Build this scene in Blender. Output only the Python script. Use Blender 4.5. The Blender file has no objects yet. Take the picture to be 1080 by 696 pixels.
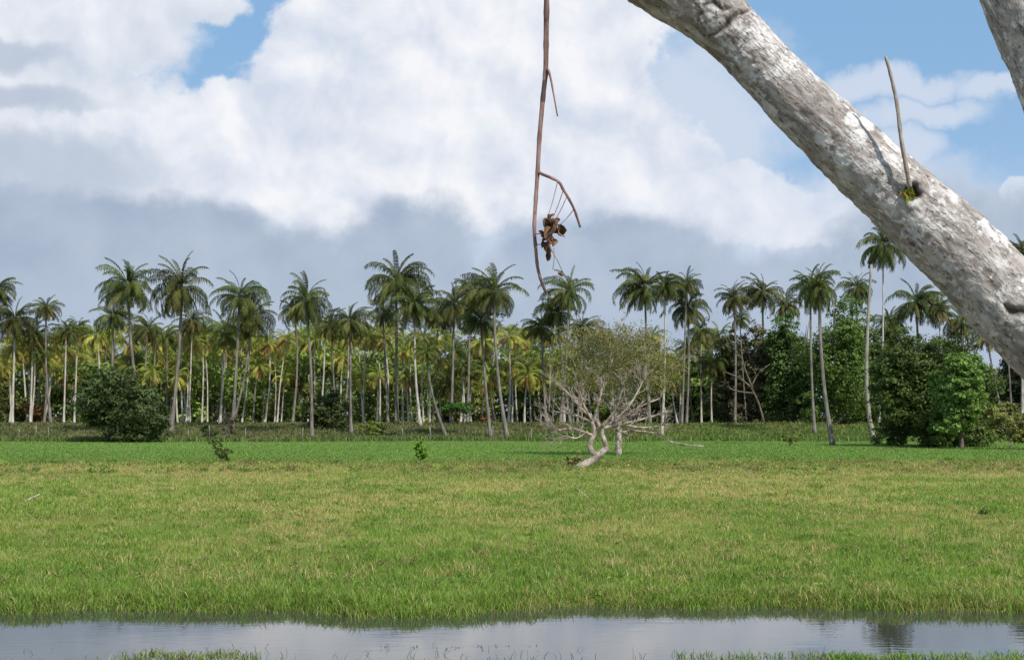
import bpy, math, random
import numpy as np
from mathutils import Vector, noise as mnoise

rnd = random.Random(7)
rng = np.random.default_rng(11)
scene = bpy.context.scene
COL = scene.collection
F = 1500.0            # focal length in photo pixels (photo 1080 x 696)
EYE = 2.2
PITCH = math.atan(90.0 / F)
WATER_Z = -0.10

# ------------------------------------------------------------------ camera maths
def ray(px, py):
    x = (px - 540) / F; u = (348 - py) / F
    c, s = math.cos(PITCH), math.sin(PITCH)
    return np.array([x, c - u * s, s + u * c])
def P(px, py, D):
    r = ray(px, py); r = r * (D / r[1])
    return np.array([r[0], r[1], EYE + r[2]])
def proj(p):
    p = np.asarray(p, float); x = p[..., 0]; y = p[..., 1]; z = p[..., 2] - EYE
    c, s = math.cos(PITCH), math.sin(PITCH)
    f = y * c + z * s; u = -y * s + z * c
    return np.stack([540 + F * x / f, 348 - F * u / f], -1)

# ------------------------------------------------------------------ numpy noise
_perm = rng.random((256, 256))
def vnoise(x, y, scale, seed=0):
    x = np.asarray(x) / scale + seed * 17.3; y = np.asarray(y) / scale + seed * 5.7
    xi = np.floor(x).astype(int); yi = np.floor(y).astype(int)
    fx = x - xi; fy = y - yi
    fx = fx * fx * (3 - 2 * fx); fy = fy * fy * (3 - 2 * fy)
    g = lambda a, b: _perm[a & 255, b & 255]
    return (g(xi, yi) * (1 - fx) + g(xi + 1, yi) * fx) * (1 - fy) + (g(xi, yi + 1) * (1 - fx) + g(xi + 1, yi + 1) * fx) * fy
def fbm(x, y, scale, seed=0, o=4):
    t = 0; a = 1; s = 0
    for i in range(o):
        t = t + a * vnoise(x, y, scale / 2 ** i, seed + i); s += a; a *= .55
    return t / s
def sstep(a, b, x):
    t = np.clip((np.asarray(x, float) - a) / (b - a), 0, 1); return t * t * (3 - 2 * t)

# ------------------------------------------------------------------ terrain
def shore_far(x):
    x = np.asarray(x, float)
    return 17.0 + .36 * np.sin(x * .62 + .8) + 1.5 * (fbm(x, 0 * x, 1.6, 3, 5) - .5) - .25 * sstep(-3.5, -1.5, x) * sstep(1.5, -.5, x)
def shore_near(x):
    x = np.asarray(x, float)
    return 12.7 + .6 * (fbm(x, 0 * x, 2.0, 9) - .5) + .35 * sstep(3.2, 4.8, x)
def bank_start(x):
    x = np.asarray(x, float)
    return 123 + 9 * (fbm(x, 0 * x, 14, 5, 5) - .5) - 2 * sstep(8, 30, x)
def terrain(x, y):
    x = np.asarray(x, float); y = np.asarray(y, float)
    base = .05 * (fbm(x, y, 6, 1) - .5) + .1 * (fbm(x, y, 40, 2) - .5)
    rough = sstep(50, 58, y) * sstep(70, 66, y) * .1 * (fbm(x, y, 3, 4) - .2)
    bs = bank_start(x)
    bank = sstep(bs, bs + 23, y) * (1.25 + .25 * (fbm(x, y, 18, 6) - .5)) + sstep(bs - 1, bs + 4, y) * .25 * (fbm(x, y, 3, 7) - .5)
    sf = shore_far(x); sn = shore_near(x)
    pond = sstep(-.02, .16, np.minimum(sf - y, y - sn))
    edge = sstep(.35, 0, np.minimum(np.abs(y - sf), np.abs(y - sn)))
    return (base + rough + bank) * (1 - pond) - pond * .55 - .1 * edge * (1 - pond)
def ground_hit(px, py):
    r = ray(px, py); lo = 20.; t = 20.
    while t < 260:
        p = r * (t / r[1])
        if EYE + p[2] < float(terrain(p[0], t)): break
        t += .5
    return t
def on_ground(px, D):
    x = (px - 540) / F * D * 1.0018
    return np.array([x, D, float(terrain(x, D))])

# ------------------------------------------------------------------ mesh helpers
class MB:
    def __init__(s): s.v = []; s.f3 = []; s.f4 = []; s.c = []; s.uv = []; s.n = 0
    def add(s, v, f4=None, f3=None, col=(1, 1, 1), uv=None):
        v = np.asarray(v, np.float32).reshape(-1, 3); n = len(v)
        s.v.append(v)
        if f4 is not None and len(f4): s.f4.append(np.asarray(f4, np.int64) + s.n)
        if f3 is not None and len(f3): s.f3.append(np.asarray(f3, np.int64) + s.n)
        c = np.asarray(col, np.float32)
        if c.ndim == 1: c = np.tile(c, (n, 1))
        s.c.append(c)
        s.uv.append(np.zeros((n, 2), np.float32) if uv is None else np.asarray(uv, np.float32))
        s.n += n
    def mesh(s, name, mat, smooth=False):
        v = np.concatenate(s.v); c = np.concatenate(s.c); uv = np.concatenate(s.uv)
        f4 = np.concatenate(s.f4) if s.f4 else np.zeros((0, 4), np.int64)
        f3 = np.concatenate(s.f3) if s.f3 else np.zeros((0, 3), np.int64)
        m = bpy.data.meshes.new(name)
        m.vertices.add(len(v)); m.vertices.foreach_set('co', v.ravel())
        li = np.concatenate([f4.ravel(), f3.ravel()]).astype(np.int32)
        m.loops.add(len(li)); m.loops.foreach_set('vertex_index', li)
        ls = np.concatenate([np.arange(len(f4)) * 4, len(f4) * 4 + np.arange(len(f3)) * 3]).astype(np.int32)
        m.polygons.add(len(ls)); m.polygons.foreach_set('loop_start', ls)
        if smooth: m.polygons.foreach_set('use_smooth', np.ones(len(ls), bool))
        a = m.attributes.new('Col', 'FLOAT_COLOR', 'POINT')
        a.data.foreach_set('color', np.concatenate([c, np.ones((len(c), 1), np.float32)], 1).ravel())
        if np.any(uv):
            u = m.attributes.new('UVMap', 'FLOAT2', 'CORNER')
            u.data.foreach_set('vector', uv[li].ravel())
        m.update(calc_edges=True)
        if mat: m.materials.append(mat)
        return m
def link(name, mesh, parent=None, loc=None):
    o = bpy.data.objects.new(name, mesh); COL.objects.link(o)
    if parent is not None: o.parent = parent
    if loc is not None: o.location = [float(q) for q in loc]
    return o
def tag(o, label=None, cat=None, group=None, kind=None):
    if label: o['label'] = label
    if cat: o['category'] = cat
    if group: o['group'] = group
    if kind: o['kind'] = kind
    return o
def empty(name, loc):
    return link(name, None, None, loc)

def smooth_path(pts, rad, n):
    pts = np.asarray(pts, float); rad = np.asarray(rad, float)
    k = len(pts)
    ext = np.vstack([2 * pts[0] - pts[1], pts, 2 * pts[-1] - pts[-2]])
    t = np.linspace(0, k - 1, n); i = np.minimum(t.astype(int), k - 2); f = (t - i)[:, None]
    p0, p1, p2, p3 = ext[i], ext[i + 1], ext[i + 2], ext[i + 3]
    out = .5 * (2 * p1 + (p2 - p0) * f + (2 * p0 - 5 * p1 + 4 * p2 - p3) * f ** 2 + (3 * p1 - p0 - 3 * p2 + p3) * f ** 3)
    r = np.interp(t, np.arange(k), rad)
    return out, r
def tube(pts, rad, nseg=8, cap=True):
    pts = np.asarray(pts, float); rad = np.asarray(rad, float); n = len(pts)
    tan = np.gradient(pts, axis=0); tan /= np.linalg.norm(tan, axis=1)[:, None] + 1e-9
    ref = np.array([0, 1., 0]) if abs(tan[0][1]) < .8 else np.array([1., 0, 0])
    V = np.zeros((n, nseg, 3)); a = np.arange(nseg) / nseg * 2 * np.pi
    u = ref - tan[0] * ref.dot(tan[0]); u /= np.linalg.norm(u)
    for i in range(n):
        u = u - tan[i] * u.dot(tan[i]); u /= np.linalg.norm(u) + 1e-9
        w = np.cross(tan[i], u)
        V[i] = pts[i] + rad[i] * (np.cos(a)[:, None] * u + np.sin(a)[:, None] * w)
    idx = np.arange(n * nseg).reshape(n, nseg); nx = np.roll(idx, -1, 1)
    f4 = np.stack([idx[:-1], nx[:-1], nx[1:], idx[1:]], -1).reshape(-1, 4)
    d = np.concatenate([[0], np.cumsum(np.linalg.norm(np.diff(pts, axis=0), axis=1))])
    uv = np.stack([np.tile(a / (2 * np.pi), n), np.repeat(d, nseg)], -1)
    v = V.reshape(-1, 3); f3 = []
    if cap:
        v = np.vstack([v, pts[0], pts[-1]]); c0 = n * nseg; c1 = c0 + 1
        uv = np.vstack([uv, [0, 0], [0, d[-1]]])
        f3 = [(c0, nx[0][j], idx[0][j]) for j in range(nseg)] + [(c1, idx[-1][j], nx[-1][j]) for j in range(nseg)]
    return v, f4, f3, uv

# ------------------------------------------------------------------ node mini-language
class S:
    def __init__(s, t, k): s.t = t; s.k = k
    def _m(s, op, b=None, c=None, clamp=False):
        n = s.t.nodes.new('ShaderNodeMath'); n.operation = op; n.use_clamp = clamp
        for i, q in enumerate((s, b, c)):
            if q is None: continue
            if isinstance(q, S): s.t.links.new(q.k, n.inputs[i])
            else: n.inputs[i].default_value = q
        return S(s.t, n.outputs[0])
    def __add__(s, o): return s._m('ADD', o)
    def __radd__(s, o): return s._m('ADD', o)
    def __sub__(s, o): return s._m('SUBTRACT', o)
    def __rsub__(s, o): return (s * -1.0) + o
    def __mul__(s, o): return s._m('MULTIPLY', o)
    __rmul__ = __mul__
    def max(s, o): return s._m('MAXIMUM', o)
    def min(s, o): return s._m('MINIMUM', o)
    def pow(s, o): return s._m('POWER', o)
    def clamp(s): return s._m('ADD', 0.0, clamp=True)
    def ss(s, a, b, lo=0., hi=1.):
        n = s.t.nodes.new('ShaderNodeMapRange'); n.interpolation_type = 'SMOOTHSTEP'
        s.t.links.new(s.k, n.inputs[0])
        if a > b: a, b, lo, hi = b, a, hi, lo
        for i, q in enumerate((a, b, lo, hi)): n.inputs[i + 1].default_value = q
        return S(s.t, n.outputs[0])
def noise(t, vec, scale, detail=4, rough=.5, dist=0., color=False):
    n = t.nodes.new('ShaderNodeTexNoise'); n.inputs['Scale'].default_value = scale
    n.inputs['Detail'].default_value = detail; n.inputs['Roughness'].default_value = rough
    n.inputs['Distortion'].default_value = dist
    if vec is not None: t.links.new(vec.k, n.inputs['Vector'])
    return S(t, n.outputs['Color' if color else 'Fac'])
def vmath(t, op, a, b=None, c=None):
    n = t.nodes.new('ShaderNodeVectorMath'); n.operation = op
    for i, q in enumerate((a, b, c)):
        if q is None: continue
        if isinstance(q, S): t.links.new(q.k, n.inputs[i])
        else: n.inputs[i].default_value = q
    return S(t, n.outputs['Value'] if op in ('DOT_PRODUCT', 'LENGTH') else n.outputs[0])
def mix(t, f, a, b, mode='MIX'):
    n = t.nodes.new('ShaderNodeMix'); n.data_type = 'RGBA'; n.blend_type = mode
    for i, q in ((0, f), (6, a), (7, b)):
        if isinstance(q, S): t.links.new(q.k, n.inputs[i])
        elif i == 0: n.inputs[i].default_value = q
        else: n.inputs[i].default_value = (*q, 1)
    return S(t, n.outputs[2])
def new_mat(name):
    m = bpy.data.materials.new(name); m.use_nodes = True; t = m.node_tree
    b = t.nodes['Principled BSDF']; return m, t, b
def obj_coord(t): n = t.nodes.new('ShaderNodeTexCoord'); return S(t, n.outputs['Object'])
def uv_coord(t): n = t.nodes.new('ShaderNodeTexCoord'); return S(t, n.outputs['UV'])
def vcol(t): n = t.nodes.new('ShaderNodeAttribute'); n.attribute_name = 'Col'; return S(t, n.outputs['Color'])
def sep(t, v): n = t.nodes.new('ShaderNodeSeparateXYZ'); t.links.new(v.k, n.inputs[0]); return [S(t, q) for q in n.outputs]
def scalev(t, v, s): return vmath(t, 'MULTIPLY', v, s)
def bump(t, b, h, strength, dist):
    n = t.nodes.new('ShaderNodeBump'); n.inputs['Strength'].default_value = strength
    n.inputs['Distance'].default_value = dist
    t.links.new(h.k, n.inputs['Height']); t.links.new(n.outputs[0], b.inputs['Normal'])
    return n

def leaf_mat(name, rough=.5, trans=.3, spec=.35, vary=True):
    m, t, b = new_mat(name)
    c = vcol(t)
    o = t.nodes.new('ShaderNodeObjectInfo')
    h = t.nodes.new('ShaderNodeHueSaturation')
    r = S(t, o.outputs['Random']) * (1.0 if vary else 0.0) + (0.0 if vary else .5)
    t.links.new((r * .3 + .85).k, h.inputs['Value']); h.inputs['Saturation'].default_value = 1
    t.links.new((r * .03 + .485).k, h.inputs['Hue'])
    t.links.new(c.k, h.inputs['Color'])
    c = S(t, h.outputs[0])
    t.links.new(c.k, b.inputs['Base Color'])
    b.inputs['Roughness'].default_value = rough; b.inputs['Specular IOR Level'].default_value = spec
    tr = t.nodes.new('ShaderNodeBsdfTranslucent'); ms = t.nodes.new('ShaderNodeMixShader')
    t.links.new(mix(t, 1.0, c, (1.25, 1.35, .6), 'MULTIPLY').k, tr.inputs[0])
    ms.inputs[0].default_value = trans
    t.links.new(b.outputs[0], ms.inputs[1]); t.links.new(tr.outputs[0], ms.inputs[2])
    t.links.new(ms.outputs[0], t.nodes['Material Output'].inputs[0])
    return m
M_leaf = leaf_mat('leaf', .6, .28, .18)
M_grass = leaf_mat('grass_blade', .6, .3, .2, False)
M_dry = leaf_mat('dry_leaf', .8, .15, .1)

def wood_mat(name, c1, c2, scale=(9, 9, 1.2), rings=0):
    m, t, b = new_mat(name)
    v = obj_coord(t)
    n = noise(t, scalev(t, v, scale), 1.0, 5, .6)
    c = mix(t, n.ss(.35, .65), c1, c2)
    n2 = noise(t, v, 1.1, 3)
    c = mix(t, n2.ss(.45, .7) * .5, c, tuple(q * .62 for q in c1))
    t.links.new(c.k, b.inputs['Base Color']); b.inputs['Roughness'].default_value = .85
    b.inputs['Specular IOR Level'].default_value = .2
    bump(t, b, n, .6, .03)
    return m
M_palm_grey = wood_mat('palm_bark_grey', (.13, .115, .095), (.27, .24, .205))
M_palm_pale = wood_mat('palm_bark_pale', (.33, .295, .245), (.60, .56, .48))
M_wood_bare = wood_mat('bleached_wood', (.19, .15, .12), (.53, .45, .38), (5, 5, 3))
M_wood_dark = wood_mat('brown_wood', (.1, .08, .06), (.19, .155, .12), (4, 4, 2))
M_post = wood_mat('post_wood', (.16, .14, .11), (.34, .31, .26), (8, 8, 2))
M_wire = wood_mat('rusty_wire', (.08, .065, .05), (.14, .12, .1), (8, 8, 2))
M_shoot = wood_mat('dry_shoot_wood', (.34, .28, .23), (.56, .50, .43), (60, 60, 12))
M_snag = wood_mat('snag_bark', (.24, .21, .17), (.4, .36, .3))

# ------------------------------------------------------------------ sky (world)
world = bpy.data.worlds.new('World'); scene.world = world; world.use_nodes = True
SUN = np.array([.48, -.72, .98]); SUN /= np.linalg.norm(SUN)
def build_sky():
    t = world.node_tree; bg = t.nodes['Background']
    sky = t.nodes.new('ShaderNodeTexSky'); sky.sky_type = 'NISHITA'; sky.sun_disc = False
    sky.sun_elevation = math.asin(SUN[2]); sky.sun_rotation = math.atan2(SUN[0], SUN[1])
    sky.altitude = 0; sky.air_density = 1.0; sky.dust_density = .6; sky.ozone_density = 1.5
    tc = t.nodes.new('ShaderNodeTexCoord'); d = S(t, tc.outputs['Generated'])
    x, y, z = sep(t, d)
    K = 57.2958
    az = x._m('ARCTAN2', y) * K
    el = z.clamp()._m('ARCSINE') * K
    wv = noise(t, d, 16, 5, .55, color=True)
    wx, wy, _ = sep(t, wv)
    fine = noise(t, d, 48, 6, .6)
    med = noise(t, d, 15, 7, .58, .3)
    az2 = az + (wx - .5) * 4.2; el2 = el + (wy - .5) * 3.2
    cmb = t.nodes.new('ShaderNodeCombineXYZ'); t.links.new(az2.k, cmb.inputs[0]); t.links.new(el2.k, cmb.inputs[1])
    pw = S(t, cmb.outputs[0])
    def aed(px, py):
        r = ray(px, py); r /= np.linalg.norm(r)
        return math.degrees(math.atan2(r[0], r[1])), math.degrees(math.asin(r[2]))
    def blobs(lst):
        e = None
        for cx, cy, rx, ry in lst:
            a, b = aed(cx, cy); ra = rx / 26.2; rb = ry / 26.2
            q = vmath(t, 'MULTIPLY_ADD', pw, (1 / ra, 1 / rb, 0), (-a / ra, -b / rb, 0))
            v = 1.0 - vmath(t, 'DOT_PRODUCT', q, q)
            e = v if e is None else e.max(v)
        return e
    cum = blobs([(370, 75, 120, 95), (285, 135, 110, 60), (480, 130, 150, 130), (600, 120, 110, 130), (540, 20, 190, 90),
                 (150, 170, 130, 55), (300, 190, 120, 60), (420, 190, 140, 60), (560, 190, 110, 60), (790, 215, 100, 50), (870, 232, 60, 30), (680, 190, 90, 80), (1085, 205, 32, 28)])
    left = blobs([(40, 30, 170, 75), (60, 130, 150, 90), (190, 8, 60, 25), (-120, 80, 150, 140)])
    veil = blobs([(730, 130, 130, 110), (930, 92, 100, 17), (965, 122, 80, 18), (900, 215, 200, 50), (1045, 92, 45, 14), (940, 160, 50, 25), (540, 330, 1300, 150)])
    smud = blobs([(40, 178, 120, 34), (20, 105, 80, 16), (5, 55, 70, 16)])
    bank = blobs([(200, 262, 90, 62), (100, 250, 160, 50), (430, 265, 95, 62), (640, 300, 160, 78), (300, 320, 300, 82), (0, 300, 200, 92), (820, 330, 260, 70), (1010, 290, 130, 105), (540, 420, 1300, 140)])
    # relief of the billows: difference of the same noise a little towards the light
    off = vmath(t, 'ADD', d, (.010, 0, .016))
    h0 = noise(t, d, 19, 6, .52, .25); h1 = noise(t, off, 19, 6, .52, .25)
    rel = (h0 - h1) * 4.6
    big = noise(t, scalev(t, d, (1, 1, 1.6)), 7, 3, .5)
    G = 10.0
    def c8(r, g, b, k=1.0):
        f = lambda q: ((q / 255 + .055) / 1.055) ** 2.4 * G * k
        return (f(r), f(g), f(b))
    blue = mix(t, .7, S(t, sky.outputs[0]), c8(144, 190, 234))
    # haze whitening of the clear sky towards the horizon
    blue = mix(t, el.ss(15, 4) * .7, blue, c8(170, 198, 230))
    col = mix(t, (veil + (fine - .5) * .9 + (med - .5) * .9).ss(-.35, .85) * .85, blue, c8(212, 222, 238))
    lc = mix(t, (rel * .55 + .55 + (big - .5) * .9).clamp(), c8(204, 214, 229), c8(238, 241, 248))
    col = mix(t, (left + (med - .5) * .9 + (fine - .5) * .5).ss(-.12, .35), col, lc)
    cc = mix(t, (rel * .6 + .56 + (big - .5) * 1.3 + (fine - .5) * .3).clamp(), c8(210, 219, 235), c8(246, 247, 251))
    cm = (cum + (med - .5) * 1.1 + (fine - .5) * .7).ss(-.03, .26)
    # right-hand edge of the cumulus dissolves
    cm = cm * az.ss(13, 3, .55, 1.0)
    col = mix(t, cm, col, cc)
    col = mix(t, (smud + (med - .5) * .8).ss(-.5, .9) * .8, col, c8(181, 194, 213))
    bc = mix(t, (rel * .35 + .45 + (big - .5) * .9).clamp(), c8(162, 178, 200), c8(192, 204, 221))
    bc = mix(t, el.ss(9, 2) * .6, bc, c8(178, 192, 212))
    col = mix(t, (bank + (med - .5) * .75 + (fine - .5) * .6).ss(-.22, .5), col, bc)
    # the rest of the dome, away from the view: scattered cloud
    gen = mix(t, (noise(t, d, 3.2, 6, .55)).ss(.46, .62) * .9, blue, c8(226, 232, 242))
    front = az._m('ABSOLUTE').ss(30, 40) .max(el.ss(24, 34))
    col = mix(t, front, col, gen)
    t.links.new(col.k, bg.inputs['Color']); bg.inputs['Strength'].default_value = .1
    world.cycles.sampling_method = 'MANUAL'; world.cycles.sample_map_resolution = 512
build_sky()
sl = bpy.data.lights.new('sun', 'SUN'); sl.energy = 4.7; sl.angle = math.radians(.5); sl.color = (1, .955, .88)
so = bpy.data.objects.new('sun', sl); COL.objects.link(so)
so.rotation_euler = Vector(SUN).to_track_quat('Z', 'Y').to_euler()
so.location = (20, -30, 60)

cam = bpy.data.cameras.new('camera'); co = bpy.data.objects.new('camera', cam); COL.objects.link(co)
cam.sensor_width = 36; cam.lens = 36 * F / 1080; cam.clip_end = 5000; cam.clip_start = .05
co.location = (0, 0, EYE); co.rotation_euler = (math.pi / 2 + PITCH, 0, 0)
scene.camera = co

# ------------------------------------------------------------------ ground
def grass_tint(x, y):
    """0 = lush green, 1 = straw, by patches and by distance"""
    n = fbm(x, y * .5, 3.2, 21, 5); f = fbm(x, y, .7, 31, 3)
    k = sstep(.36, .68, n + .5 * (f - .5))
    dist = .05 + .5 * sstep(19, 33, y) + .25 * sstep(45, 60, y)
    k = np.clip(k * (.35 + dist) + (dist - .3) * .5, 0, 1)
    far = sstep(61, 69, y + 9 * (fbm(x, y, 5, 41) - .5))
    return k * (1 - far) + .04 * far, far
GREEN = np.array([.175, .250, .042]); STRAW = np.array([.38, .32, .12]); FIELD = np.array([.152, .238, .058])
def field_colour(x, y):
    k, far = grass_tint(x, y)
    mid = GREEN * (1 - k[..., None]) + STRAW * k[..., None]
    var = .75 + .5 * fbm(x, y, 2.5, 51)[..., None]
    fv = .85 + .3 * fbm(x, y * .4, 14, 61)[..., None]
    rust = (sstep(48, 58, y) * sstep(.40, .62, fbm(x, y * .6, 2.6, 121, 5)))[..., None] * .8
    mid = mid * (1 - rust) + np.array([.25, .185, .085]) * rust
    near = sstep(13.2, 11.5, y)[..., None]
    mid = mid * (1 - near * .8) + np.array([.23, .185, .12]) * near * .8  # unseen near bank browned to keep green bounce off the leaning tree
    return mid * var * (1 - far[..., None]) + FIELD * fv * far[..., None]
def bank_colour(x, y):
    n = fbm(x, y, 5, 71)[..., None]
    dark = np.array([.085, .12, .035]) * (1 - n) + np.array([.19, .17, .08]) * n
    right = np.array([.09, .17, .03]) * (1 - n) + np.array([.20, .19, .07]) * n
    k = sstep(5, 16, x)[..., None]
    return dark * (1 - k) + right * k
def build_ground():
    ys = np.concatenate([np.linspace(-30, 12, 22), np.linspace(12.2, 19, 60), 19 + (np.geomspace(1, 142, 190) - 1), np.geomspace(165, 4000, 24)])
    us = np.concatenate([np.linspace(-3.2, -.75, 24), np.linspace(-.7, .7, 220), np.linspace(.75, 3.2, 24)])
    Y, U = np.meshgrid(ys, us, indexing='ij')
    X = U * (np.abs(Y) * .75 + 8)
    Z = terrain(X, Y)
    c = field_colour(X, Y)
    bs = bank_start(X)
    kb = sstep(bs - 1.5, bs + 1, Y + 2 * (fbm(X, Y, 2, 81) - .5))[..., None]
    c = c * (1 - kb) + bank_colour(X, Y) * kb
    kf = sstep(bs + 22, bs + 30, Y)[..., None]
    c = c * (1 - kf) + np.array([.09, .075, .04]) * kf
    mud = sstep(.2, -.05, Z + .12 + 0 * Z)[..., None] * sstep(25, 20, Y)[..., None]
    c = c * (1 - mud) + np.array([.06, .048, .03]) * mud
    n, k = Y.shape; idx = np.arange(n * k).reshape(n, k)
    f4 = np.stack([idx[:-1, :-1], idx[:-1, 1:], idx[1:, 1:], idx[1:, :-1]], -1).reshape(-1, 4)
    b = MB(); b.add(np.stack([X, Y, Z], -1), f4, col=c.reshape(-1, 3))
    m, t, bs_ = new_mat('ground_soil')
    v = obj_coord(t); nn = noise(t, v, 5, 6, .65); n2 = noise(t, v, .6, 4, .6)
    col = mix(t, 1.0, vcol(t), mix(t, nn, (.55, .55, .5), (1.2, 1.2, 1.1)), 'MULTIPLY')
    col = mix(t, 1.0, col, mix(t, n2, (.8, .8, .8), (1.12, 1.12, 1.12)), 'MULTIPLY')
    t.links.new(col.k, bs_.inputs['Base Color']); bs_.inputs['Roughness'].default_value = .95
    bs_.inputs['Specular IOR Level'].default_value = .1
    bump(t, bs_, nn, .8, .06)
    o = link('ground', b.mesh('ground', m, True)); tag(o, kind='structure')
build_ground()

def build_water():
    b = MB(); xs = np.linspace(-60, 60, 61); ys = np.linspace(11.5, 19.5, 9)
    X, Y = np.meshgrid(xs, ys); n, k = X.shape; idx = np.arange(n * k).reshape(n, k)
    f4 = np.stack([idx[:-1, :-1], idx[:-1, 1:], idx[1:, 1:], idx[1:, :-1]], -1).reshape(-1, 4)
    b.add(np.stack([X, Y, X * 0 + WATER_Z], -1), f4)
    m, t, bs = new_mat('pond_water')
    bs.inputs['Base Color'].default_value = (.04, .042, .035, 1); bs.inputs['Roughness'].default_value = .015
    bs.inputs['IOR'].default_value = 1.333; bs.inputs['Specular IOR Level'].default_value = 1.0
    v = obj_coord(t)
    n1 = noise(t, scalev(t, v, (1.5, 5, 1)), 1.6, 3, .5); n2 = noise(t, scalev(t, v, (1, 2.2, 1)), 9, 2, .5)
    patch = noise(t, scalev(t, v, (.5, 1.6, 1)), 1.0, 2).ss(.45, .65)
    bump(t, bs, n1 * .8 + n2 * patch * .25, .2, .004)
    o = link('water', b.mesh('water', m, True)); tag(o, kind='structure')
build_water()

# ------------------------------------------------------------------ grass blades
def blades(mb, x, y, z, h, w, lean, col, tipcol=None):
    n = len(x); th = rng.random(n) * 2 * np.pi; la = rng.random(n) * 2 * np.pi
    dx = np.cos(th) * w / 2; dy = np.sin(th) * w / 2
    lx = np.cos(la) * lean * h; ly = np.sin(la) * lean * h
    b = np.stack([x, y, z], -1)
    wd = np.stack([dx, dy, 0 * dx], -1)
    mid = b + np.stack([lx * .35, ly * .35, h * .6], -1)
    tip = b + np.stack([lx, ly, h * (1 - .25 * lean)], -1)
    V = np.stack([b - wd, b + wd, mid + wd * .8, mid - wd * .8, tip], 1)
    i = np.arange(n)[:, None] * 5
    f4 = i + np.array([[0, 1, 2, 3]]); f3 = i + np.array([[3, 2, 4]])
    C = np.repeat(col[:, None, :], 5, 1)
    if tipcol is not None: C[:, 4] = tipcol
    mb.add(V.reshape(-1, 3), f4, f3, col=C.reshape(-1, 3))
def scatter(n, d0, d1, power=1.0, margin=3.0, half=.372):
    """random ground points; density falls with distance"""
    u = rng.random(n)
    if power == 1: y = d0 + (d1 - d0) * u
    else: y = d0 * (d1 / d0) ** u
    x = (rng.random(n) * 2 - 1) * (y * half + margin)
    return x, y
def grass_cols(x, y, straw_bias=0.):
    c = field_colour(x, y)
    n = len(x); r = rng.random(n)[:, None]; k = rng.random(n)[:, None]
    dry = np.array([.42, .36, .16]); lush = np.array([.17, .31, .04])
    kk, far = grass_tint(x, y); pdry = (.02 + (.08 + .32 * kk) * (1 - far) + straw_bias * (1 - far))[:, None]
    c = np.where(k < pdry, dry * (.7 + .6 * r), np.where(k > .72, lush * (.65 + .7 * r), c * (.65 + .7 * r)))
    return c.astype(np.float32)
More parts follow.
